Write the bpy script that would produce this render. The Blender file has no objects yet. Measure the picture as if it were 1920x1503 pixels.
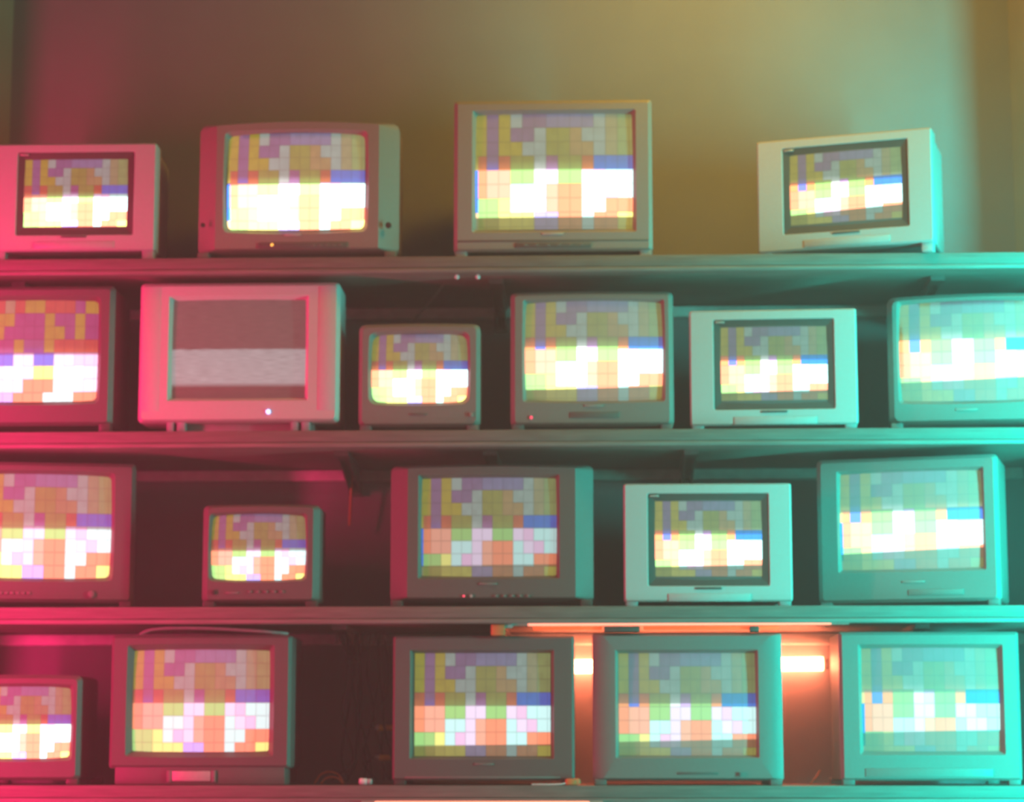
import bpy, bmesh, math, random
from mathutils import Matrix, Vector
random.seed(7)
R = math.radians
SC = bpy.context.scene
COL = SC.collection

# ---------------------------------------------------------------- camera
F_PX, DIST, PITCH, YAW, CAM_Z = 4400.0, 5.9, R(8.7), R(2.0), 1.16
cam_d = bpy.data.cameras.new('camera')
cam_d.lens = 36.0 * F_PX / 1920.0
cam_d.sensor_width = 36.0
cam_d.sensor_fit = 'HORIZONTAL'
cam = bpy.data.objects.new('camera', cam_d)
COL.objects.link(cam)
cam.location = (DIST * math.tan(YAW), -DIST, CAM_Z)
cam.rotation_euler = (R(90) + PITCH, 0, YAW)
cam_d.dof.use_dof = True
cam_d.dof.focus_distance = 4.7
cam_d.dof.aperture_fstop = 3.2
SC.camera = cam
CAM_R = Matrix.Rotation(YAW, 3, 'Z') @ Matrix.Rotation(R(90) + PITCH, 3, 'X')

# ---------------------------------------------------------------- world, lamps, exposure
SC.view_settings.view_transform = 'Standard'
SC.view_settings.look = 'None'
SC.view_settings.gamma = 1.0
SC.view_settings.use_curve_mapping = False
SC.view_settings.exposure = 0.0
world = bpy.data.worlds.new('World')
SC.world = world
world.use_nodes = True
world.node_tree.nodes['Background'].inputs[0].default_value = (0.090, 0.076, 0.046, 1)
world.node_tree.nodes['Background'].inputs[1].default_value = 1.0


def lamp(name, loc, target, size, power, color, tall=None, spread=180):
    d = bpy.data.lights.new(name, 'AREA')
    d.shape = 'RECTANGLE' if tall else 'DISK'
    d.size = size
    if tall:
        d.size_y = tall
    d.spread = math.radians(spread)
    d.energy = power
    d.color = color
    o = bpy.data.objects.new(name, d)
    COL.objects.link(o)
    o.location = loc
    o.rotation_euler = (Vector(target) - Vector(loc)).to_track_quat('-Z', 'Y').to_euler()
    return o


# upright coloured tube lamps standing left and right of the shelves, a yellow one high above
lamp('magenta_upright_lamp', (-1.85, -0.75, 1.38), (-0.95, 0.2, 1.38), 0.12, 63, (1.0, 0.008, 0.14), 2.4, 140)
lamp('teal_upright_lamp', (1.88, -0.75, 1.45), (1.20, 0.2, 1.45), 0.12, 86, (0.0, 0.92, 0.74), 2.6, 118)
lamp('yellow_ceiling_lamp', (0.65, -0.55, 3.75), (0.60, 0.40, 2.7), 0.4, 17, (1.0, 0.55, 0.03), None, 150)


# ---------------------------------------------------------------- helpers
def at(px, py, Y):
    """photograph pixel -> point in the room on the vertical plane at depth Y"""
    d = CAM_R @ Vector(((px - 960.0) / F_PX, -(py - 751.5) / F_PX, -1.0))
    t = (Y + DIST) / d.y
    return Vector(cam.location) + d * t


def link(name, me, parent=None, m=None):
    o = bpy.data.objects.new(name, me)
    COL.objects.link(o)
    if m is not None and not me.materials:
        me.materials.append(m)
    if parent is not None:
        o.parent = parent
    return o


def smooth(me, ang=38):
    for p in me.polygons:
        p.use_smooth = True
    me.set_sharp_from_angle(angle=R(ang))


def mesh(name, verts, faces, m, parent=None, ang=38, fix=True):
    me = bpy.data.meshes.new(name)
    me.from_pydata([tuple(v) for v in verts], [], faces)
    if fix:
        bm = bmesh.new()
        bm.from_mesh(me)
        bmesh.ops.recalc_face_normals(bm, faces=bm.faces)
        bm.to_mesh(me)
        bm.free()
    smooth(me, ang)
    return link(name, me, parent, m)


def box(name, lo, hi, m, parent=None, bev=0.0, rot=None, loc=None):
    bm = bmesh.new()
    bmesh.ops.create_cube(bm, size=1.0)
    s = [hi[i] - lo[i] for i in range(3)]
    c = [(hi[i] + lo[i]) / 2 for i in range(3)]
    bmesh.ops.scale(bm, vec=s, verts=bm.verts)
    bmesh.ops.translate(bm, vec=c, verts=bm.verts)
    if bev > 0:
        bmesh.ops.bevel(bm, geom=list(bm.edges), offset=min(bev, min(s) * 0.45), segments=2, profile=0.5, affect='EDGES')
    me = bpy.data.meshes.new(name)
    bm.to_mesh(me)
    bm.free()
    smooth(me)
    o = link(name, me, parent, m)
    if loc is not None:
        o.location = loc
    if rot is not None:
        o.rotation_euler = rot
    return o


def cyl(name, c, r, length, axis, m, parent=None, seg=20, r2=None, bev=0.0):
    bm = bmesh.new()
    bmesh.ops.create_cone(bm, cap_ends=True, segments=seg, radius1=r, radius2=r if r2 is None else r2, depth=length)
    if bev > 0:
        es = [e for e in bm.edges if abs(e.verts[0].co.z - e.verts[1].co.z) < 1e-6]
        bmesh.ops.bevel(bm, geom=es, offset=bev, segments=2, profile=0.5, affect='EDGES')
    if axis == 'Y':
        bmesh.ops.rotate(bm, verts=bm.verts, matrix=Matrix.Rotation(R(90), 3, 'X'))
    elif axis == 'X':
        bmesh.ops.rotate(bm, verts=bm.verts, matrix=Matrix.Rotation(R(90), 3, 'Y'))
    bmesh.ops.translate(bm, vec=c, verts=bm.verts)
    me = bpy.data.meshes.new(name)
    bm.to_mesh(me)
    bm.free()
    smooth(me)
    return link(name, me, parent, m)


def catmull(pts, n=8):
    P = [Vector(p) for p in pts]
    if len(P) < 3:
        return P
    P = [P[0] * 2 - P[1]] + P + [P[-1] * 2 - P[-2]]
    out = []
    for i in range(1, len(P) - 2):
        a, b, c, d = P[i - 1:i + 3]
        for k in range(n):
            t = k / n
            out.append(0.5 * ((2 * b) + (c - a) * t + (2 * a - 5 * b + 4 * c - d) * t * t + (3 * b - a - 3 * c + d) * t ** 3))
    out.append(P[-2])
    return out


def tube(name, pts, r, m, parent=None, seg=8, sm=8):
    P = catmull(pts, sm)
    verts, faces = [], []
    up = Vector((0.13, 0.31, 0.94))
    for i, p in enumerate(P):
        t = (P[min(i + 1, len(P) - 1)] - P[max(i - 1, 0)]).normalized()
        a = t.cross(up)
        if a.length < 1e-4:
            a = t.cross(Vector((1, 0, 0)))
        a.normalize()
        b = t.cross(a)
        for k in range(seg):
            w = 2 * math.pi * k / seg
            verts.append(p + (a * math.cos(w) + b * math.sin(w)) * r)
    for i in range(len(P) - 1):
        for k in range(seg):
            faces.append((i * seg + k, i * seg + (k + 1) % seg, (i + 1) * seg + (k + 1) % seg, (i + 1) * seg + k))
    faces.append(tuple(range(seg)))
    faces.append(tuple((len(P) - 1) * seg + k for k in range(seg)))
    return mesh(name, verts, faces, m, parent, 60)


def tag(o, label, cat, group=None):
    o['label'] = label
    o['category'] = cat
    if group:
        o['group'] = group
    return o


def structure(o):
    o['kind'] = 'structure'
    return o


def empty(name, loc, rz=0.0):
    o = bpy.data.objects.new(name, None)
    o.empty_display_size = 0.05
    COL.objects.link(o)
    o.location = loc
    o.rotation_euler = (0, 0, rz)
    return o


# ---------------------------------------------------------------- materials
def new_mat(name):
    m = bpy.data.materials.new(name)
    m.use_nodes = True
    nt = m.node_tree
    return m, nt, nt.nodes['Principled BSDF']


def surface(name, col, rough=0.5, spec=0.4, noise=60.0, var=0.12, bump=0.08, metal=0.0, stretch=(1, 1, 1)):
    m, nt, b = new_mat(name)
    N, L = nt.nodes, nt.links
    tc = N.new('ShaderNodeTexCoord')
    mp = N.new('ShaderNodeMapping')
    mp.inputs['Scale'].default_value = stretch
    nz = N.new('ShaderNodeTexNoise')
    nz.inputs['Scale'].default_value = noise
    nz.inputs['Detail'].default_value = 4
    rp = N.new('ShaderNodeValToRGB')
    e = rp.color_ramp.elements
    e[0].position, e[1].position = 0.3, 0.7
    e[0].color = tuple(c * (1 - var) for c in col) + (1,)
    e[1].color = tuple(min(1, c * (1 + var)) for c in col) + (1,)
    bp = N.new('ShaderNodeBump')
    bp.inputs['Strength'].default_value = bump
    bp.inputs['Distance'].default_value = 0.002
    L.new(tc.outputs['Object'], mp.inputs['Vector'])
    L.new(mp.outputs[0], nz.inputs['Vector'])
    L.new(nz.outputs[0], rp.inputs[0])
    L.new(rp.outputs[0], b.inputs['Base Color'])
    L.new(nz.outputs[0], bp.inputs['Height'])
    L.new(bp.outputs[0], b.inputs['Normal'])
    b.inputs['Roughness'].default_value = rough
    b.inputs['Specular IOR Level'].default_value = spec
    b.inputs['Metallic'].default_value = metal
    return m


def glow(name, col, strength):
    m, nt, b = new_mat(name)
    b.inputs['Base Color'].default_value = tuple(col) + (1,)
    b.inputs['Emission Color'].default_value = tuple(col) + (1,)
    b.inputs['Emission Strength'].default_value = strength
    return m


M = {
    'wall': surface('wall_paint', (0.25, 0.255, 0.275), 0.75, 0.25, 9, 0.03, 0.06),
    'side_wall': surface('side_wall_paint', (0.32, 0.30, 0.22), 0.75, 0.25, 9, 0.07, 0.10),
    'floor': surface('floor_concrete', (0.16, 0.15, 0.14), 0.7, 0.3, 7, 0.2, 0.15),
    'board': surface('shelf_wood', (0.17, 0.15, 0.135), 0.55, 0.35, 14, 0.22, 0.18, stretch=(0.6, 6, 14)),
    'lip': surface('shelf_edge_band', (0.21, 0.19, 0.175), 0.5, 0.4, 14, 0.18, 0.12, stretch=(0.6, 6, 14)),
    'rail': surface('rail_steel', (0.64, 0.66, 0.65), 0.45, 0.5, 30, 0.12, 0.05),
    'bracket': surface('bracket_steel', (0.09, 0.085, 0.08), 0.5, 0.4, 30, 0.15, 0.05),
    'silver': surface('silver_plastic', (0.45, 0.45, 0.45), 0.42, 0.5, 140, 0.04, 0.03),
    'white': surface('white_plastic', (0.54, 0.50, 0.50), 0.45, 0.45, 140, 0.04, 0.03),
    'warm': surface('warm_grey_plastic', (0.26, 0.22, 0.20), 0.45, 0.45, 140, 0.05, 0.04),
    'grey': surface('grey_plastic', (0.28, 0.255, 0.24), 0.45, 0.45, 140, 0.05, 0.04),
    'mid': surface('mid_grey_plastic', (0.20, 0.185, 0.175), 0.45, 0.45, 140, 0.06, 0.04),
    'dark': surface('charcoal_plastic', (0.125, 0.11, 0.105), 0.45, 0.45, 140, 0.06, 0.04),
    'black': surface('black_plastic', (0.045, 0.040, 0.038), 0.45, 0.45, 140, 0.08, 0.04),
    'mask': surface('screen_mask_plastic', (0.085, 0.075, 0.07), 0.4, 0.45, 140, 0.06, 0.03),
    'badge': surface('badge_metal', (0.55, 0.50, 0.48), 0.35, 0.5, 80, 0.08, 0.02, metal=0.3),
    'rubber': surface('pale_rubber', (0.40, 0.42, 0.42), 0.6, 0.3, 80, 0.1, 0.05),
    'cable_black': surface('black_cable', (0.03, 0.028, 0.027), 0.45, 0.5, 60, 0.1, 0.02),
    'cable_grey': surface('grey_cable', (0.32, 0.31, 0.29), 0.45, 0.5, 60, 0.1, 0.02),
    'cable_orange': surface('orange_cable', (0.75, 0.22, 0.09), 0.45, 0.5, 60, 0.1, 0.02),
    'yellow_plug': surface('yellow_plug', (0.55, 0.36, 0.03), 0.4, 0.5, 60, 0.1, 0.02),
    'white_plug': surface('white_plug', (0.72, 0.70, 0.70), 0.4, 0.5, 60, 0.05, 0.02),
    'orange_plug': surface('orange_plug', (0.70, 0.20, 0.07), 0.4, 0.5, 60, 0.05, 0.02),
    'lamp_case': surface('lamp_case', (0.42, 0.36, 0.33), 0.45, 0.5, 60, 0.06, 0.02),
    'led_blue': glow('blue_led', (0.35, 0.5, 1.0), 4.0),
    'led_red': glow('red_led', (1.0, 0.08, 0.15), 1.2),
    'led_yellow': glow('yellow_led', (1.0, 0.6, 0.1), 1.5),
    'tube_hot': glow('orange_white_tube', (1.0, 0.19, 0.08), 52.0),
    'tube_neon': glow('orange_neon', (1.0, 0.27, 0.18), 2.5),
    'glow_strip': glow('orange_glow_strip', (1.0, 0.12, 0.03), 0.95),  # orange glow beneath the neon tube, put on added strips
}

# picture colours: (dim part of the scan, bright part of the scan), linear
PC = {
    'Y': ((0.29, 0.25, 0.012), (0.80, 0.62, 0.18)),
    'P': ((0.15, 0.09, 0.19), (0.12, 0.16, 0.80)),
    'V': ((0.15, 0.14, 0.26), (0.20, 0.22, 0.75)),
    'L': ((0.22, 0.31, 0.28), (0.95, 1.00, 0.98)),
    'G': ((0.20, 0.21, 0.03), (0.30, 0.58, 0.14)),
    'O': ((0.28, 0.19, 0.07), (0.95, 0.42, 0.14)),
    'T': ((0.24, 0.23, 0.11), (0.95, 0.55, 0.30)),
    'N': ((0.19, 0.27, 0.09), (0.80, 0.95, 0.70)),
    'R': ((0.38, 0.08, 0.03), (0.95, 0.30, 0.10)),
    'B': ((0.03, 0.12, 0.50), (0.02, 0.16, 0.62)),
    'p': ((0.30, 0.17, 0.10), (0.90, 0.40, 0.27)),
    'g': ((0.20, 0.22, 0.03), (0.32, 0.64, 0.19)),
    'w': ((0.30, 0.26, 0.34), (0.86, 0.70, 0.92)),
    'k': ((0.32, 0.22, 0.30), (0.86, 0.54, 0.80)),
    'c': ((0.20, 0.32, 0.30), (0.56, 0.92, 0.90)),
    'y': ((0.32, 0.32, 0.05), (0.88, 0.90, 0.24)),
    'o': ((0.30, 0.13, 0.05), (0.94, 0.28, 0.14)),
    'b': ((0.18, 0.16, 0.26), (0.45, 0.42, 1.00)),
    'M': ((0.20, 0.065, 0.16), (0.75, 0.45, 0.95)),
    'x': ((0.01, 0.03, 0.08), (0.02, 0.18, 0.95)),
}
PATTERN = [
    'YPYLPPVVVVLTN',
    'YPYPPLGGOLLTN',
    'YPYYLLGGOOLTN',
    'RPRGGLMGGRBBB',
    'oppggwwggwkcc',
    'oppccwpoocwkc',
    'ggyckwpoocc' + 'oo',
    'ggyyybboocooy',
]
PATTERN_ALT = [
    'YLTRTRYYRRRMY',
    'LYTYYMMMYMMYM',
    'TYLYMMMMYYMYM',
    'PPYMMYPPYRRRR',
    'BcwBBwwBBwwkk',
    'wcowccwyyLwcw',
    'ykkwwwoooccww',
    'oyybbooocccoo',
]


def screen_material(name, b0, b1, tilt, gain, dim, glass):
    m, nt, b = new_mat(name)
    N, L = nt.nodes, nt.links

    def math_(op, a, c=None, d=None):
        n = N.new('ShaderNodeMath')
        n.operation = op
        for i, v in enumerate((a, c, d)):
            if v is None:
                continue
            if isinstance(v, (int, float)):
                n.inputs[i].default_value = v
            else:
                L.new(v, n.inputs[i])
        return n.outputs[0]

    def step(v, lo, hi):
        n = N.new('ShaderNodeMapRange')
        n.interpolation_type = 'SMOOTHSTEP'
        L.new(v, n.inputs[0])
        n.inputs[1].default_value = lo
        n.inputs[2].default_value = hi
        return n.outputs[0]

    uv = N.new('ShaderNodeUVMap')
    uv.uv_map = 'picture'
    sp = N.new('ShaderNodeSeparateXYZ')
    L.new(uv.outputs[0], sp.inputs[0])
    u, v = sp.outputs[0], sp.outputs[1]              # in picture cells, v downwards
    a1 = N.new('ShaderNodeAttribute')
    a1.attribute_name = 'dim'
    a2 = N.new('ShaderNodeAttribute')
    a2.attribute_name = 'lit'
    vt = math_('ADD', v, math_('MULTIPLY', u, tilt / 13.0))
    rise = math_('ADD', math_('MULTIPLY', step(v, b0 - 0.75, b0), 0.16), math_('MULTIPLY', step(v, b0 - 0.06, b0 + 0.10), 0.84))
    fall = math_('SUBTRACT', 1.0, step(vt, b1 - 0.08, b1 + 0.06))
    band = math_('MULTIPLY', rise, fall)
    # fine dark joints between the blocks of the picture
    fu, fv = math_('PINGPONG', u, 0.5), math_('PINGPONG', v, 0.5)
    joint = math_('MULTIPLY', step(fu, 0.01, 0.07), step(fv, 0.01, 0.07))
    joint = math_('ADD', math_('MULTIPLY', joint, 0.34), 0.66)
    mx = N.new('ShaderNodeMix')
    mx.data_type = 'RGBA'
    sc1 = N.new('ShaderNodeVectorMath')
    sc1.operation = 'SCALE'
    L.new(a1.outputs['Color'], sc1.inputs[0])
    sc1.inputs['Scale'].default_value = dim
    sc2 = N.new('ShaderNodeVectorMath')
    sc2.operation = 'SCALE'
    L.new(a2.outputs['Color'], sc2.inputs[0])
    sc2.inputs['Scale'].default_value = gain
    L.new(band, mx.inputs[0])
    L.new(sc1.outputs[0], mx.inputs[6])
    L.new(sc2.outputs[0], mx.inputs[7])
    inside = math_('MULTIPLY', math_('GREATER_THAN', v, -0.001), math_('GREATER_THAN', u, -0.5))
    L.new(mx.outputs[2], b.inputs['Emission Color'])
    L.new(math_('MULTIPLY', joint, inside), b.inputs['Emission Strength'])
    b.inputs['Base Color'].default_value = (glass, glass, glass, 1)
    b.inputs['Roughness'].default_value = 0.22
    b.inputs['Specular IOR Level'].default_value = 0.5
    return m


def static_material():
    m, nt, b = new_mat('static_noise_screen')
    N, L = nt.nodes, nt.links
    uv = N.new('ShaderNodeUVMap')
    uv.uv_map = 'picture'
    mp = N.new('ShaderNodeMapping')
    mp.inputs['Scale'].default_value = (0.35, 5.0, 1)
    nz = N.new('ShaderNodeTexNoise')
    nz.inputs['Scale'].default_value = 2.2
    nz.inputs['Detail'].default_value = 5
    sp = N.new('ShaderNodeSeparateXYZ')
    L.new(uv.outputs[0], mp.inputs[0])
    L.new(mp.outputs[0], nz.inputs['Vector'])
    L.new(uv.outputs[0], sp.inputs[0])
    r1 = N.new('ShaderNodeValToRGB')
    e = r1.color_ramp.elements
    e[0].position, e[0].color = 0.0, (0.17, 0.075, 0.075, 1)  # red of reflected light and veil put into the emission of the dim parts
    e[1].position, e[1].color = 1.0, (0.15, 0.05, 0.05, 1)
    for pos, col in ((0.495, (0.17, 0.075, 0.075, 1)), (0.515, (0.40, 0.36, 0.37, 1)), (0.84, (0.44, 0.37, 0.38, 1)), (0.89, (0.16, 0.045, 0.045, 1))):
        k = e.new(pos)
        k.color = col
    dv = N.new('ShaderNodeMath')
    dv.operation = 'MULTIPLY_ADD'
    L.new(sp.outputs[1], dv.inputs[0])
    dv.inputs[1].default_value = 1 / 8.0
    ad = N.new('ShaderNodeMath')
    ad.operation = 'MULTIPLY_ADD'
    L.new(nz.outputs[0], ad.inputs[0])
    ad.inputs[1].default_value = 0.03
    ad.inputs[2].default_value = -0.015
    L.new(ad.outputs[0], dv.inputs[2])
    L.new(dv.outputs[0], r1.inputs[0])
    st = N.new('ShaderNodeMapRange')
    L.new(nz.outputs[0], st.inputs[0])
    st.inputs[1].default_value, st.inputs[2].default_value = 0.3, 0.7
    st.inputs[3].default_value, st.inputs[4].default_value = 0.75, 1.2
    L.new(r1.outputs[0], b.inputs['Emission Color'])
    L.new(st.outputs[0], b.inputs['Emission Strength'])
    b.inputs['Base Color'].default_value = (0.10, 0.08, 0.08, 1)
    b.inputs['Roughness'].default_value = 0.22
    return m


# ---------------------------------------------------------------- the setting
WALL_Y = 0.49
XL, XR = at(18, 250, WALL_Y).x, at(1903, 420, WALL_Y).x
FL = 0.13                                            # the side walls open outwards by this much
structure(box('floor', (-4.0, -6.6, -0.05), (4.0, WALL_Y + 0.6, 0.0), M['floor']))
structure(box('wall_back', (XL - 0.02, WALL_Y, 0.0), (XR + 0.02, WALL_Y + 0.10, 3.6), M['wall']))


def side_wall(name, xb, s):
    q = [(xb, WALL_Y), (xb + s * FL, -0.02), (xb + s * (FL + 0.12), -0.02), (xb + s * 0.12, WALL_Y)]
    v = [(x, y, z) for z in (0.0, 3.6) for x, y in q]
    return structure(mesh(name, v, [(0, 1, 2, 3), (4, 5, 6, 7), (0, 1, 5, 4), (1, 2, 6, 5), (2, 3, 7, 6), (3, 0, 4, 7)], M['side_wall']))


side_wall('wall_left', XL, -1)
side_wall('wall_right', XR, 1)

TH = 0.043
SHELF_Z = [at(960, y, 0.0).z for y in (479, 805, 1136, 1472)]
shelf_info = [
    ('topmost wall shelf carrying four televisions', [60, 935, 1745]),
    ('second wall shelf from the top, under the pink-lit white television', [655, 925, 1290]),
    ('third wall shelf from the top, with an orange neon tube under its front edge', [655, 940, 1700]),
    ('lowest wall shelf, along the bottom edge of the picture', [300, 1100]),
]


def bracket_mesh():
    bm = bmesh.new()
    for lo, hi in (((-0.018, 0.10, -0.012), (0.018, 0.485, 0.0)), ((-0.018, 0.470, -0.075), (0.018, 0.487, -0.012))):
        r = bmesh.ops.create_cube(bm, size=1.0)
        bmesh.ops.scale(bm, vec=[hi[i] - lo[i] for i in range(3)], verts=r['verts'])
        bmesh.ops.translate(bm, vec=[(hi[i] + lo[i]) / 2 for i in range(3)], verts=r['verts'])
    for sx in (-0.014, 0.010):       # two cheek plates
        vs = [bm.verts.new((sx + dx, y, z)) for dx in (0, 0.004) for y, z in ((0.16, -0.012), (0.47, -0.012), (0.47, -0.065), (0.44, -0.065))]
        for f in ((0, 1, 2, 3), (7, 6, 5, 4), (0, 4, 5, 1), (1, 5, 6, 2), (2, 6, 7, 3), (3, 7, 4, 0)):
            bm.faces.new([vs[i] for i in f])
    bmesh.ops.recalc_face_normals(bm, faces=bm.faces)
    me = bpy.data.meshes.new('bracket')
    bm.to_mesh(me)
    bm.free()
    me.materials.append(M['bracket'])
    return me


BR = bracket_mesh()
for z, (label, brs) in zip(SHELF_Z, shelf_info):
    s = empty('wall_shelf', (0, 0, z - TH))
    tag(s, label, 'shelf', 'shelves of televisions on the wall')
    box('board', (XL - 0.06, 0.012, 0.003), (XR + 0.06, WALL_Y - 0.001, TH), M['board'], s, 0.002)
    box('edge_band', (XL - 0.12, 0.0, 0.012), (XR + 0.12, 0.012, TH), M['board'], s, 0.003)
    box('edge_lip', (XL - 0.12, -0.004, 0.0), (XR + 0.12, 0.012, 0.0115), M['lip'], s, 0.003)
    box('wall_rail', (XL + 0.004, WALL_Y - 0.022, -0.031), (XR - 0.004, WALL_Y - 0.001, -0.001), M['rail'], s, 0.003)
    for bx in brs:
        b = link('bracket', BR, s)
        b.location = (at(bx, 800, 0.3).x, 0, 0.003)


# ---------------------------------------------------------------- televisions
def ring(x0, x1, z0, z1, r, y, bt=0.0, bb=0.0, bs=0.0, k=5, n=8):
    """rounded rectangle in the XZ plane, its edges bowed out by bt (top), bb (bottom), bs (sides)"""
    cx, cz, hw, hh = (x0 + x1) / 2, (z0 + z1) / 2, (x1 - x0) / 2, (z1 - z0) / 2
    r = min(r, hw * 0.95, hh * 0.95)
    pts = []
    cor = ((hw - r, hh - r, 0), (-hw + r, hh - r, 90), (-hw + r, -hh + r, 180), (hw - r, -hh + r, 270))
    for i, (ax, az, a0) in enumerate(cor):
        for j in range(k + 1):
            w = R(a0 + 90.0 * j / k)
            pts.append((ax + r * math.cos(w), az + r * math.sin(w)))
        nx, nz, _ = cor[(i + 1) % 4]
        w = R(a0 + 90)
        p0 = (ax + r * math.cos(w), az + r * math.sin(w))
        p1 = (nx + r * math.cos(w), nz + r * math.sin(w))
        for j in range(1, n):
            t = j / n
            pts.append((p0[0] + (p1[0] - p0[0]) * t, p0[1] + (p1[1] - p0[1]) * t))
    out = []
    for x, z in pts:
        fx, fz = x / hw, z / hh
        zz = z + (bt * (1 - fx * fx) * max(0, fz) - bb * (1 - fx * fx) * max(0, -fz))
        xx = x + bs * (1 - fz * fz) * fx
        out.append(Vector((cx + xx, y, cz + zz)))
    return out


def loft(name, rings, m, parent, cap_first=False, cap_last=False, ang=30):
    n = len(rings[0])
    verts, faces = [], []
    for r in rings:
        verts += r
    for i in range(len(rings) - 1):
        for j in range(n):
            faces.append((i * n + j, i * n + (j + 1) % n, (i + 1) * n + (j + 1) % n, (i + 1) * n + j))
    if cap_first:
        faces.append(tuple(range(n)))
    if cap_last:
        faces.append(tuple((len(rings) - 1) * n + j for j in range(n)))
    return mesh(name, verts, faces, m, parent, ang)


def screen_mesh(o, p, rows, y0, dome, mat, parent, pattern, fringe, ncols=13.3, first=0.0, arc=0.0):
    """glass o=(x0,x1,z0,z1) with the picture p inside it; one constant colour per picture block"""
    us = [0.0] + ([0.28] if fringe else [])
    c = 1
    while c < 13:
        us += [c - 0.5, float(c)] if c > 1 or not fringe else [0.64, 1.0]
        c += 1
    us += [12.65, ncols]
    vs = []
    for i in range(int(math.ceil(rows))):
        vs += [i, i + 0.5] if i + 0.5 < rows else [i]
    vs += [rows]
    px0, px1, pz0, pz1 = p
    ox0, ox1, oz0, oz1 = o
    X = lambda u: px0 + (px1 - px0) * u / ncols
    Z = lambda v: pz1 - (pz1 - pz0) * v / rows
    gx = ([(ox0, -1.0)] if px0 - ox0 > 1e-4 else []) + [(X(u), u) for u in us] + ([(ox1, ncols + 1)] if ox1 - px1 > 1e-4 else [])
    gz = ([(oz1, -1.0)] if oz1 - pz1 > 1e-4 else []) + [(Z(v), v) for v in vs] + ([(oz0, rows + 1)] if pz0 - oz0 > 1e-4 else [])
    cx, cz, hw, hh = (ox0 + ox1) / 2, (oz0 + oz1) / 2, (ox1 - ox0) / 2, (oz1 - oz0) / 2
    verts, faces, cells = [], [], []
    for z, v in gz:
        for x, u in gx:
            a, b = (x - cx) / hw, (z - cz) / hh
            zz = z + arc * (1 - a * a) * b * (0.75 if 0 <= v <= rows else 0.0)
            xx = x + arc * 0.6 * (1 - b * b) * a * (0.75 if 0 <= u <= ncols else 0.0)
            verts.append((xx, y0 - dome * (1 - 0.55 * a * a - 0.45 * b * b), zz))
    W = len(gx)
    uvs = [(u, v) for z, v in gz for x, u in gx]
    for j in range(len(gz) - 1):
        for i in range(W - 1):
            faces.append((j * W + i, (j + 1) * W + i, (j + 1) * W + i + 1, j * W + i + 1))
            um, vm = (gx[i][1] + gx[i + 1][1]) / 2, (gz[j][1] + gz[j + 1][1]) / 2
            if not (0 < um < ncols and 0 < vm < rows) or gx[i][1] < 0 or gz[j][1] < 0 or gx[i + 1][1] > ncols or gz[j + 1][1] > rows:
                cells.append(None)
            elif fringe and um < 0.28:
                cells.append('x' if 4 <= vm < 7 else 'Y' if vm < 4 else 'T')
            else:
                cells.append(pattern[min(7, int(vm))][min(12, int(um))])
    me = bpy.data.meshes.new('screen')
    me.from_pydata(verts, [], faces)
    ul = me.uv_layers.new(name='picture')
    ca = me.color_attributes.new('dim', 'FLOAT_COLOR', 'CORNER')
    cb = me.color_attributes.new('lit', 'FLOAT_COLOR', 'CORNER')
    ul, ca, cb = me.uv_layers['picture'], me.color_attributes['dim'], me.color_attributes['lit']
    for f, cell in zip(me.polygons, cells):
        d, l = PC[cell] if cell else ((0, 0, 0), (0, 0, 0))
        k = 0.93 + 0.14 * random.random()
        for li in f.loop_indices:
            ul.data[li].uv = uvs[me.loops[li].vertex_index]
            ca.data[li].color = tuple(x * k for x in d) + (1,)
            cb.data[li].color = tuple(l) + (1,)
    for f in me.polygons:
        f.use_smooth = True
    return link('screen', me, parent, mat)


STATIC = static_material()
GROUP = 'televisions on the wall shelves'


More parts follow.
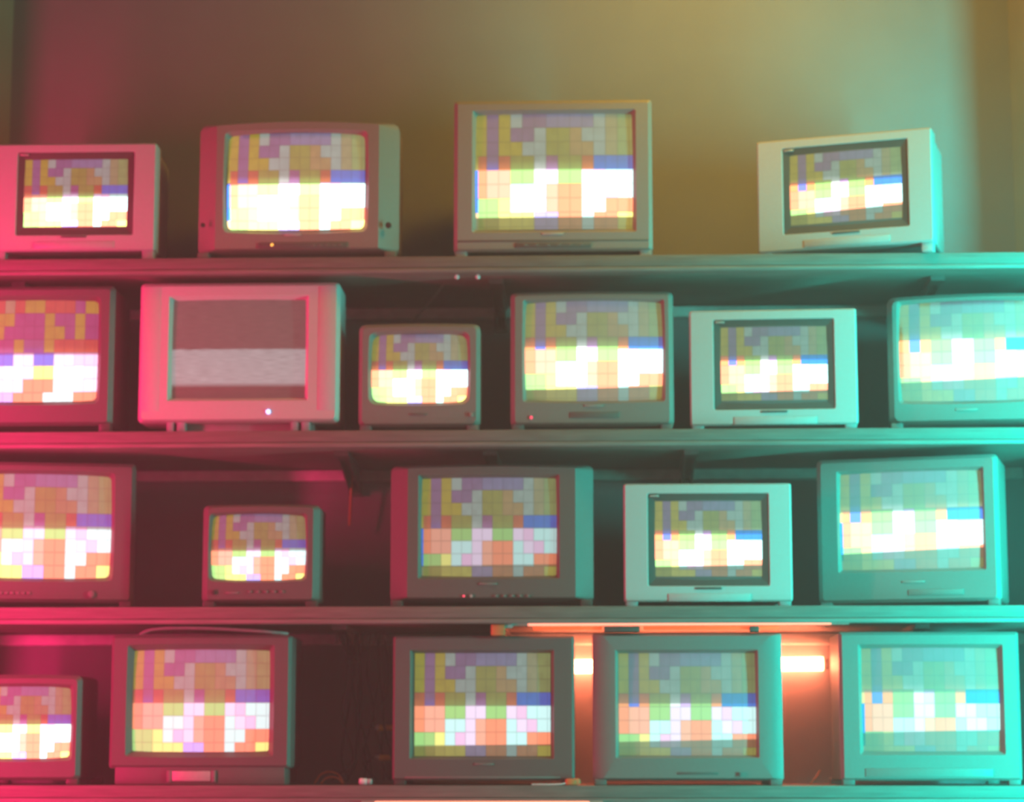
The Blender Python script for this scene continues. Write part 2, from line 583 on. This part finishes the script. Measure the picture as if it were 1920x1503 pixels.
def television(label, shelf, face, glass, pict, body='dark', mask=None, yaw=0.0, front=0.02, rad=0.012, cham=(0.006, 0.006, 0.006), chd=0.008,
               bulge=(0, 0, 0), recess=0.016, slope=0.008, orad=0.010, dome=0.008, arc=0.0, depth=0.40, shell=0.14, rows=7.7,
               band=(4.0, 9.0, 0.0), gain=1.0, dim=1.0, refl=0.12, pattern=PATTERN, fringe=False, static=False, name='television',
               feet=(0.012, 0.03), extras=(), feet_mat=None):
    yw = R(yaw)
    zb = SHELF_Z[shelf]
    x0, x1, y0, y1 = face
    pm = at((x0 + x1) / 2, (y0 + y1) / 2, front)
    base = empty(name, (pm.x, front, zb), yw)
    tag(base, label, 'television', GROUP)
    cw = math.cos(yw)
    # yawed faces: horizontal offsets are foreshortened, and the near side is magnified
    def X(px):
        e = at(px, (y0 + y1) / 2, front).x - pm.x
        return e / (cw - (e / DIST) * math.sin(yw) * 1.0) if abs(yaw) > 0 else e
    def Z(py):
        return at((x0 + x1) / 2, py, front).z - zb
    fx0, fx1, fz1, fz0 = X(x0), X(x1), Z(y0), Z(y1)
    fz0 = max(feet[0], fz0)
    gx0, gx1, gz1, gz0 = X(glass[0]), X(glass[1]), Z(glass[2]), Z(glass[3])
    px0, px1, pz1, pz0 = X(pict[0]), X(pict[1]), Z(pict[2]), Z(pict[3])
    bt, bb, bs = bulge
    cs, ct, cb = cham
    mb = M[body]
    # front cabinet: sides, chamfer, face, lip of the opening
    A = ring(fx0, fx1, fz0, fz1, rad, shell, bt, bb, bs)
    B = ring(fx0, fx1, fz0, fz1, rad, chd, bt, bb, bs)
    C = ring(fx0 + cs, fx1 - cs, fz0 + cb, fz1 - ct, max(0.003, rad - cs * 0.4), 0.0, bt, bb, bs)
    e = 0.0015
    D = ring(gx0 - slope - e, gx1 + slope + e, gz0 - slope - e, gz1 + slope + e, orad + slope * 0.2, 0.0, arc, arc, arc * 0.6)
    E = ring(gx0 - slope, gx1 + slope, gz0 - slope, gz1 + slope, orad + slope * 0.2, 0.002, arc, arc, arc * 0.6)
    G = ring(gx0 + 0.001, gx1 - 0.001, gz0 + 0.001, gz1 - 0.001, orad, recess, arc, arc, arc * 0.6)
    loft('cabinet', [A, B, C, D, E], mb, base)
    loft('screen_surround', [E, G], M[mask] if mask else mb, base)
    # rear housing tapering to the back of the picture tube
    w, h = fx1 - fx0, fz1 - fz0
    q = 0.006
    loft('rear_housing', [ring(fx0 + q, fx1 - q, fz0 + q, fz1 - q, rad, shell - 0.002, bt, bb, bs),
                          ring(fx0 + q + 0.005, fx1 - q - 0.005, fz0 + q, fz1 - q - 0.004, rad, min(0.27, depth * 0.66), bt, bb, bs),
                          ring(fx0 + w * 0.16, fx1 - w * 0.16, fz0 + 0.012, fz1 - h * 0.16, 0.03, depth * 0.88),
                          ring(fx0 + w * 0.20, fx1 - w * 0.20, fz0 + 0.016, fz1 - h * 0.22, 0.03, depth)],
         mb, base, cap_last=True)
    ex = 0.004
    go = (gx0 - ex, gx1 + ex, gz0 - ex, gz1 + ex)
    if static:
        mt = STATIC
    else:
        mt = screen_material('picture_tube_screen', band[0], band[1], band[2], gain, dim, refl)
    screen_mesh(go, (px0, px1, pz0, pz1), rows if not static else 8.0, recess + 0.001, dome, mt, base, pattern, fringe, arc=arc)
    if feet[1] > 0:
        fh, fw = feet
        for sx in (fx0 + 0.004, fx1 - 0.004 - fw):
            for sy in (0.006, shell + 0.10):
                box('foot', (sx, sy, 0.0), (sx + fw, sy + 0.035, fz0 + 0.004), M[feet_mat or ('mask' if body == 'dark' else 'rubber' if body in ('silver', 'white', 'grey') else 'mid')], base, 0.003)
    # small fittings, given as pixels of the face
    host = base
    for it in extras:
        kind, a = it[0], it[1:]
        if kind == 'led':
            cyl('power_light', (X(a[0]), -0.001, Z(a[1])), a[3] if len(a) > 3 else 0.004, 0.005, 'Y', M[a[2]], base, 12)
        elif kind == 'button':
            cyl('button', (X(a[0]), -0.002, Z(a[1])), a[2], 0.008, 'Y', M[a[3]], base, 14, bev=0.001)
        elif kind == 'buttons':
            n, xa, xb, y, bw, bh, mm = a
            for i in range(n):
                cx = X(xa + (xb - xa) * i / (n - 1))
                box('button', (cx - bw / 2, -0.004, Z(y) - bh / 2), (cx + bw / 2, 0.004, Z(y) + bh / 2), M[mm], host, 0.001)
        elif kind == 'badge':
            xa, xb, ya, yb, mm = a
            bd = box('badge', (X(xa), -0.0025, Z(yb)), (X(xb), 0.003, Z(ya)), M[mm], base, 0.001)
        elif kind == 'panel':
            nm, xa, xb, ya, yb, mm, pr = a
            pn = box(nm, (X(xa), -pr, Z(yb)), (X(xb), 0.004, Z(ya)), M[mm], host if nm.startswith('label') else base, 0.0015)
            if nm == 'control_strip':
                host = pn
        elif kind == 'foot':
            for sy in (0.010, 0.20):
                box('foot', (X(a[0]), sy, 0.0), (X(a[1]), sy + 0.03, fz0 + 0.002), M['rubber'], base, 0.003)
        elif kind == 'plinth':
            xa, xb, mm, zt, sb = a
            host = box('plinth', (X(xa), sb, 0.0005), (X(xb), 0.26, fz0 + zt), M[mm], base, 0.004)
    return base


def silver(label, shelf, x0, x1, y0, y1, yaw, band, gain, **kw):
    """silver flat-fronted set with a dark screen surround; offsets follow the one on the third shelf"""
    w, h = (x1 - x0) / 315.0, (y1 - y0) / 230.0
    fx = lambda v: x0 + v * w
    fy = lambda v: y0 + v * h
    ex = [('badge', fx(133), fx(182), fy(198), fy(202), 'mask'),
          ('panel', 'control_flap', fx(82), fx(236), fy(210), fy(225), 'silver', 0.0022),
          ('badge', fx(49), fx(66), fy(22), fy(25), 'badge')]
    return television(label, shelf, (x0, x1, y0, y1), (fx(58), fx(259), fy(32), fy(182)), (fx(58), fx(259), fy(33), fy(177)),
                      'silver', 'mask', yaw, rad=0.006, cham=(0.004, 0.004, 0.004), chd=0.005, recess=0.006, slope=0.0175, orad=0.002,
                      dome=0.003, depth=0.36, shell=0.06, band=band, gain=gain, extras=ex, **kw)


# --- top shelf
silver('silver television, magenta-lit, at the left end of the top shelf', 0, -12, 292, 269, 470, 0, (4.35, 9, 0), 4.2, dim=1.0)
television('grey television with a gently arched top, second from left on the top shelf', 0, (369, 746, 226, 474), (427, 682, 252, 428), (427, 682, 250, 427),
           'warm', None, 0, rad=0.022, cham=(0.050, 0.012, 0.012), chd=0.040, bulge=(0.009, 0, 0), recess=0.014, orad=0.012, dome=0.012, arc=0.005,
           band=(4.1, 9, 0), gain=4.6, dim=1.15, fringe=True, refl=0.25,
           extras=[('led', 512, 459, 'led_yellow'), ('panel', 'control_strip', 486, 652, 455, 465, 'dark', 0.003), ('badge', 535, 565, 438, 442, 'badge'),
                   ('button', 729, 424, 0.008, 'black'), ('button', 382, 421, 0.006, 'black'),
                   ('buttons', 5, 590, 640, 460, 0.008, 0.005, 'mid')])
television('large square-cornered grey television, third from left on the top shelf', 0, (851, 1223, 187, 470), (892, 1186, 212, 429), (890, 1187, 211, 428),
           'grey', None, 0, rad=0.008, cham=(0.010, 0.010, 0.006), recess=0.014, slope=0.008, orad=0.004, dome=0.008, rows=8.2,
           band=(3.95, 7.35, 0), gain=2.5, dim=0.95, fringe=True, refl=0.2,
           extras=[('badge', 1016, 1056, 436, 440, 'badge'), ('panel', 'control_strip', 966, 1108, 455, 464, 'dark', 0.003),
                   ('buttons', 6, 985, 1090, 459, 0.010, 0.005, 'mid'), ('panel', 'lower_panel', 858, 1216, 449, 453, 'dark', 0.001)])
silver('silver television turned to the left, at the right end of the top shelf', 0, 1425, 1744, 252, 463, -17, (3.3, 6.6, 0.35), 3.0, dim=0.9, front=0.04)

# --- second shelf
television('dark television cut off by the left edge of the picture, second shelf', 1, (-98, 212, 536, 797), (-70, 180, 563, 750), (-70, 180, 563, 750),
           'dark', None, 0, rad=0.012, cham=(0.012, 0.010, 0.008), chd=0.012, arc=0.004, band=(4.15, 9, 0), gain=2.0, dim=1.0, pattern=PATTERN_ALT, refl=0.14)
television('white television showing grey static, magenta-lit, on the second shelf', 1, (260, 636, 529, 791), (321, 572, 560, 745), (321, 572, 560, 745),
           'white', None, 0, rad=0.012, cham=(0.010, 0.010, 0.008), chd=0.014, recess=0.016, slope=0.007, orad=0.003, dome=0.006, static=True,
           extras=[('led', 505, 772, 'led_blue', 0.0055), ('panel', 'speaker_grille', 265, 300, 537, 770, 'white', 0.0008),
                   ('panel', 'speaker_grille', 596, 630, 537, 770, 'white', 0.0008), ('plinth', 322, 588, 'white', 0.003, 0.045), ('foot', 314, 327), ('foot', 333, 349), ('foot', 546, 560), ('foot', 566, 582)], feet=(0.012, 0))
television('smallest grey television with rounded screen corners, in the middle of the second shelf', 1, (672, 900, 607, 801), (698, 874, 628, 751), (697, 875, 627, 752),
           'mid', None, 0, rad=0.016, cham=(0.010, 0.010, 0.008), chd=0.014, bulge=(0.003, 0, 0), recess=0.014, slope=0.007, orad=0.016, dome=0.010, arc=0.004, depth=0.34,
           band=(4.0, 9, 0), gain=3.4, dim=0.85, refl=0.2, extras=[('badge', 770, 800, 775, 778, 'dark'), ('button', 884, 778, 0.005, 'grey')])
television('tall dark grey television with a deep chin, between small and silver sets, second shelf', 1, (957, 1263, 547, 799), (986, 1241, 566, 748), (985, 1242, 563, 749),
           'mid', None, 0, rad=0.012, cham=(0.012, 0.010, 0.008), chd=0.014, bulge=(0.003, 0, 0), recess=0.012, slope=0.006, orad=0.006, arc=0.003, rows=8.2,
           band=(3.8, 7.3, 0.25), gain=2.9, dim=0.8, refl=0.22,
           extras=[('led', 996, 782, 'led_red'), ('panel', 'control_strip', 1068, 1160, 772, 783, 'dark', 0.002), ('badge', 1095, 1130, 758, 762, 'grey')])
silver('silver television, teal-lit, with a dark screen surround, on the second shelf', 1, 1294, 1607, 580, 800, -3, (3.5, 6.9, 0.2), 3.2, dim=0.8)
television('grey television with curved top cut off by the right edge, second shelf', 1, (1668, 1990, 552, 792), (1692, 1950, 566, 748), (1690, 1950, 564, 748),
           'mid', None, -7, rad=0.02, cham=(0.014, 0.012, 0.008), chd=0.02, bulge=(0.006, 0, 0), recess=0.012, slope=0.006, orad=0.008, arc=0.004, front=0.03,
           band=(3.0, 6.4, 0.3), gain=2.6, dim=0.8, refl=0.2, rows=7.9, extras=[('badge', 1790, 1830, 765, 769, 'grey')])

# --- third shelf
television('big dark television cut off by the left edge, third shelf', 2, (-92, 245, 866, 1128), (-51, 201, 890, 1081), (-51, 202, 889, 1082),
           'dark', None, 10, rad=0.010, cham=(0.010, 0.010, 0.008), chd=0.012, front=0.05, arc=0.003, rows=8.0, band=(4.2, 9, 0), gain=1.8, dim=1.0, refl=0.15,
           extras=[('buttons', 6, 8, 58, 1112, 0.010, 0.006, 'mid'), ('button', 170, 1113, 0.009, 'mid')])
television('small dark television standing alone left of centre on the third shelf', 2, (378, 598, 946, 1132), (397, 570, 966, 1084), (396, 571, 964, 1085),
           'dark', None, 0, rad=0.014, cham=(0.016, 0.008, 0.008), chd=0.018, bulge=(0.003, 0, 0), recess=0.012, slope=0.005, orad=0.010, arc=0.004, depth=0.34,
           band=(4.3, 9, 0), gain=2.0, dim=0.8, refl=0.15,
           extras=[('button', 402, 1110, 0.006, 'black'), ('buttons', 5, 470, 530, 1109, 0.009, 0.005, 'mid'), ('badge', 425, 448, 1109, 1113, 'mid')])
television('wide dark television with rounded shoulders and muted picture, centre of the third shelf', 2, (730, 1113, 870, 1127), (790, 1043, 895, 1079), (788, 1045, 894, 1080),
           'dark', None, 0, rad=0.016, cham=(0.046, 0.010, 0.010), chd=0.040, bulge=(0.004, 0, 0), recess=0.014, slope=0.007, orad=0.004, rows=7.8,
           band=(4.0, 6.95, 0.1), gain=0.8, dim=0.9, fringe=True, refl=0.12,
           extras=[('led', 870, 1117, 'led_red', 0.003), ('led', 884, 1117, 'badge', 0.004), ('buttons', 5, 930, 990, 1117, 0.008, 0.005, 'mid'), ('badge', 898, 932, 1092, 1096, 'mid')])
silver('silver television with a dark screen surround, on the third shelf', 2, 1170, 1485, 906, 1132, 0, (3.4, 6.7, 0.15), 3.2, dim=0.95)
television('dark grey television turned left, teal-lit, at the right end of the third shelf', 2, (1538, 1868, 856, 1130), (1580, 1837, 884, 1066), (1578, 1839, 882, 1066),
           'mid', None, -15, rad=0.012, cham=(0.012, 0.010, 0.008), chd=0.012, recess=0.012, slope=0.006, orad=0.004, front=0.06, shell=0.2, rows=7.8,
           band=(3.2, 6.5, 0.3), gain=2.6, dim=0.75, fringe=True, refl=0.22, extras=[('badge', 1690, 1730, 1088, 1092, 'grey'), ('panel', 'control_strip', 1700, 1800, 1105, 1116, 'mid', 0.002)])

# --- lowest shelf
television('low dark television cut off by the left edge, lowest shelf', 3, (-60, 150, 1266, 1466), (-41, 129, 1289, 1419), (-41, 130, 1288, 1420),
           'dark', None, 0, rad=0.014, cham=(0.010, 0.010, 0.008), chd=0.012, bulge=(0.003, 0, 0), recess=0.012, slope=0.007, orad=0.006, arc=0.003, depth=0.37, shell=0.2,
           band=(4.05, 9, 0), gain=3.0, dim=0.9, refl=0.13)
television('dark television on a narrower plinth with a pale label, left on the lowest shelf', 3, (206, 545, 1190, 1440), (247, 503, 1218, 1408), (247, 503, 1218, 1408),
           'dark', None, 0, rad=0.008, cham=(0.008, 0.008, 0.008), chd=0.010, recess=0.020, slope=0.012, orad=0.004, arc=0.002, shell=0.22,
           band=(4.0, 9, 0), gain=1.35, dim=0.95, refl=0.22, feet=(0.012, 0),
           extras=[('plinth', 218, 536, 'dark', 0.004, 0.003), ('panel', 'label_plate', 326, 398, 1445, 1464, 'badge', 0.001),
                   ('panel', 'label_end', 316, 325, 1444, 1466, 'mid', 0.002), ('panel', 'label_end', 399, 407, 1444, 1466, 'mid', 0.002)])
television('charcoal television with a sharp picture, beside the hanging cables on the lowest shelf', 3, (736, 1077, 1192, 1468), (773, 1034, 1222, 1418), (776, 1032, 1223, 1417),
           'dark', None, 0, rad=0.006, cham=(0.006, 0.006, 0.006), recess=0.020, slope=0.005, orad=0.003, rows=7.8, band=(3.98, 7.05, 0.12), gain=1.35, dim=0.95, refl=0.12,
           extras=[('badge', 890, 925, 1430, 1434, 'mid'), ('panel', 'control_strip', 760, 1050, 1455, 1459, 'mid', 0.001)])
television('grey-green lit television between the two glowing orange lamp gaps, lowest shelf', 3, (1111, 1468, 1187, 1471), (1159, 1418, 1222, 1416), (1160, 1418, 1223, 1416),
           'mid', None, 0, rad=0.006, cham=(0.026, 0.006, 0.006), chd=0.012, recess=0.020, slope=0.005, orad=0.003, rows=7.6, band=(3.75, 6.6, 0.2), gain=1.35, dim=0.8, refl=0.2, shell=0.2,
           extras=[('button', 1386, 1451, 0.005, 'dark'), ('panel', 'control_strip', 1268, 1345, 1447, 1452, 'dark', 0.001)])
television('turquoise-lit television at the right end of the lowest shelf', 3, (1575, 1914, 1184, 1466), (1618, 1876, 1214, 1408), (1617, 1877, 1213, 1408),
           'mid', None, 0, rad=0.006, cham=(0.008, 0.008, 0.006), recess=0.016, slope=0.008, orad=0.003, rows=7.4, band=(3.2, 6.1, 0.2), gain=1.4, dim=0.7, refl=0.17, shell=0.22, fringe=True,
           extras=[('panel', 'control_flap', 1620, 1858, 1440, 1456, 'mid', 0.002)])

# ---------------------------------------------------------------- orange lamps
def tube_lamp(name, label, pa, pb, r, mat, cap_len, cap_r, group):
    a, b = Vector(pa), Vector(pb)
    e = empty(name, a)
    tag(e, label, 'lamp', group)
    d = (b - a)
    n = d.normalized()
    tube('glowing_tube', [Vector((0, 0, 0)), d * 0.5, d], r, M[mat], e, 14, 4)
    tube('end_cap', [n * -cap_len, n * (-cap_len * 0.5), n * 0.004], cap_r, M['lamp_case'], e, 12, 2)
    tube('end_cap', [d - n * 0.004, d + n * cap_len * 0.5, d + n * cap_len], cap_r, M['lamp_case'], e, 12, 2)
    return e


W_Y = WALL_Y - 0.028
tube_lamp('tube_lamp', 'thick white-hot orange tube lamp on the wall behind the lowest televisions', at(1010, 1250, W_Y), at(1543, 1244, W_Y), 0.0185, 'tube_hot', 0.012, 0.015, 'orange lamps of the lowest shelves')
tube_lamp('neon_tube', 'thin orange neon tube under the front edge of the third shelf', at(990, 1168.5, 0.02), at(1558, 1166, 0.02), 0.0062, 'tube_neon', 0.045, 0.006, 'orange lamps of the lowest shelves')

for xx in (1166, 1414):                                  # clips that hold the neon tube
    c = at(xx, 1176, 0.02)
    neon = [o for o in bpy.data.objects if o.name.startswith('neon_tube')][0]
    hw = 0.045 if xx == 1166 else 0.012
    box('tube_clip', (c.x - hw - neon.location.x, -0.010, -0.021), (c.x + hw - neon.location.x, 0.012, -0.008), M['bracket'], neon, 0.002)
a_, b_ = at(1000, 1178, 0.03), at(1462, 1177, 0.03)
for u0, u1 in ((0.0, 0.28), (0.45, 1.0)):  # glowing strips added to imitate the orange glow below the tube
    box('orange_glow_strip', (a_.x + (b_.x - a_.x) * u0 - neon.location.x, 0.004, -0.0155), (a_.x + (b_.x - a_.x) * u1 - neon.location.x, 0.020, -0.0068), M['glow_strip'], neon, 0.002)
tube_lamp('neon_tube', 'thin orange neon tube under the lowest shelf, at the bottom edge of the picture', at(700, 1505.5, -0.008), at(1108, 1505.5, -0.008), 0.0050, 'tube_neon', 0.03, 0.006, 'orange lamps of the lowest shelves')


# ---------------------------------------------------------------- leads, plugs and small things
def lead(name, label, cat, pts, r, mat, group=None):
    """pts: (pixel x, pixel y, depth)"""
    P = [at(*p) for p in pts]
    e = tube(name, [p - P[0] for p in P], r, M[mat], None, 8, 6)
    e.location = P[0]
    return tag(e, label, cat, group)


lead('cable', 'thin grey cable slanting from under the top shelf to the wall rail', 'cable', [(846, 512, 0.10), (822, 546, 0.22), (798, 575, 0.34), (772, 604, 0.455)], 0.0028, 'cable_grey')
lead('cable', 'short orange cable hanging from the bracket between the third-shelf televisions', 'cable', [(664, 850, 0.40), (661, 890, 0.42), (658, 930, 0.42), (655, 985, 0.43)], 0.0035, 'cable_orange')
G_H = 'black cables hanging over the lowest shelf'
for i in range(9):
    x = 646 + i * 9.5 + random.uniform(-3, 3)
    yy = 0.20 + 0.2 * random.random()
    pts = [(x + random.uniform(-5, 5), 1186, yy), (x + random.uniform(-9, 9), 1260, yy + 0.02), (x + random.uniform(-9, 9), 1340, yy + 0.01), (x + random.uniform(-16, 16), 1420, yy + 0.02), (x + random.uniform(-26, 20), 1462, yy)]
    lead('hanging_cable', 'thin black cable hanging in the dark gap of the lowest shelf', 'cable', pts, 0.0024 + 0.001 * random.random(), 'cable_black', G_H)

z4 = SHELF_Z[3]
p = at(631, 1198, 0.30)
e = empty('hanging_plug', p)
tag(e, 'small pale plug hanging under the third shelf, right of the plinth television', 'plug')
cyl('plug_body', (0, 0, 0), 0.007, 0.022, 'Z', M['rubber'], e, 14, r2=0.004, bev=0.001)
tube('lead', [(0, 0, 0.010), (0.001, 0, 0.022), (0, 0.002, 0.055)], 0.0022, M['cable_grey'], e)

for (yy, lab) in ((1364, 'upper yellow plug beside the charcoal television on the lowest shelf'), (1420, 'lower yellow plug beside the charcoal television on the lowest shelf')):
    p = at(716, yy, 0.26)
    e = empty('yellow_plug', p)
    tag(e, lab, 'plug', 'yellow plugs beside the charcoal television')
    cyl('plug_body', (0.012, 0, 0), 0.0085, 0.040, 'X', M['yellow_plug'], e, 16, bev=0.002)
    cyl('plug_collar', (-0.012, 0, 0.001), 0.0065, 0.012, 'X', M['rubber'], e, 16, bev=0.001)
    tube('lead', [(-0.016, 0, 0), (-0.034, 0.004, -0.004), (-0.046, 0.02, -0.05), (-0.042, 0.03, -0.09 if yy < 1400 else -0.06)], 0.0026, M['cable_black'], e)

for k, (dx, hz, ln) in enumerate(((0.0, 0.030, 0.075), (0.010, 0.017, 0.055))):
    c = at(617, 1472, 0.16)
    o = tube('orange_lead', [(-ln / 2, 0, 0), (-ln * 0.3, 0.004, hz * 0.75), (0, 0.008, hz), (ln * 0.32, 0.004, hz * 0.7), (ln / 2, 0, 0)], 0.0026, M['cable_orange'])
    o.location = (c.x + dx, 0.16 - 0.03 * k, z4 + 0.0028)
    tag(o, ('taller' if k == 0 else 'lower') + ' arching loop of orange cable on the lowest shelf', 'cable', 'orange cable loops')

c = at(684, 1468, 0.02)
e = empty('white_plug', (c.x, 0.02, z4))
tag(e, 'small white barrel plug lying at the front of the lowest shelf', 'plug')
cyl('plug_body', (-0.004, 0, 0.009), 0.0088, 0.020, 'X', M['white_plug'], e, 16, bev=0.003)
cyl('plug_tip', (0.011, 0, 0.0088), 0.0075, 0.014, 'X', M['rubber'], e, 16, bev=0.002)

c = at(1072, 1466, 0.0)
e = empty('orange_switch', (c.x, 0.012, z4))
tag(e, 'orange inline switch with a pale flat lead at the front of the lowest shelf', 'switch')
box('switch_body', (-0.016, -0.008, 0.0), (0.012, 0.012, 0.017), M['orange_plug'], e, 0.005)
cyl('switch_ring', (0.013, 0.0, 0.009), 0.009, 0.012, 'Y', M['cable_orange'], e, 16, bev=0.002)
tube('lead', [(-0.012, -0.004, 0.006), (-0.03, -0.005, 0.003), (-0.07, -0.004, 0.0022), (-0.10, -0.002, 0.0022)], 0.0022, M['white_plug'], e)

c = at(935, 1180, 0.015)
e = empty('lamp_holder', c)
tag(e, 'small orange holder box at the left end of the neon tube, under third shelf', 'lamp holder')
box('holder_body', (-0.019, -0.010, -0.015), (0.016, 0.014, 0.013), M['orange_plug'], e, 0.003)
cyl('holder_nozzle', (0.024, 0.0, 0.010), 0.006, 0.022, 'X', M['rubber'], e, 14, bev=0.001)

c = at(1527, 1465, 0.20)
lead('cable', 'short orange cable end leaning in the glowing gap of the lowest shelf', 'cable', [(1518, 1471, 0.22), (1524, 1464, 0.22), (1530, 1457, 0.23), (1538, 1444, 0.25)], 0.0024, 'cable_orange')

t17 = [o for o in bpy.data.objects if o.get('label', '').startswith('dark television on a narrower')][0]
lead('cable', 'pale flat cable lying on top of the plinth television, lowest shelf', 'cable', [(262, 1189, 0.10), (285, 1180, 0.10), (330, 1177, 0.10), (400, 1178, 0.10), (455, 1181, 0.10), (500, 1184, 0.10), (540, 1188, 0.12)], 0.0045, 'white_plug')

# clips under the top shelf
for xx, lab in ((857, 'left of the two pale cable clips under the top shelf'), (896, 'right of the two pale cable clips under the top shelf')):
    c = at(xx, 519, 0.02)
    o = cyl('cable_clip', (0, 0, 0), 0.006, 0.012, 'Y', M['white_plug'], None, 14, bev=0.002)
    o.location = c
    tag(o, lab, 'clip', 'cable clips under the top shelf')

# ---------------------------------------------------------------- thin haze volume added to lift and tint the shadows like lens mist
hm = bpy.data.materials.new('haze')
hm.use_nodes = True
nt = hm.node_tree
nt.nodes.remove(nt.nodes['Principled BSDF'])
vs = nt.nodes.new('ShaderNodeVolumeScatter')
vs.inputs['Color'].default_value = (1, 1, 1, 1)
vs.inputs['Density'].default_value = 0.09
vs.inputs['Anisotropy'].default_value = 0.2
nt.links.new(vs.outputs[0], nt.nodes['Material Output'].inputs['Volume'])
hz = box('haze', (-2.4, -3.0, 0.1), (2.4, WALL_Y + 0.05, 3.55), hm)
hz['kind'] = 'stuff'
tag(hz, 'thin added haze volume in front of the shelves, standing in for lens mist', 'haze')
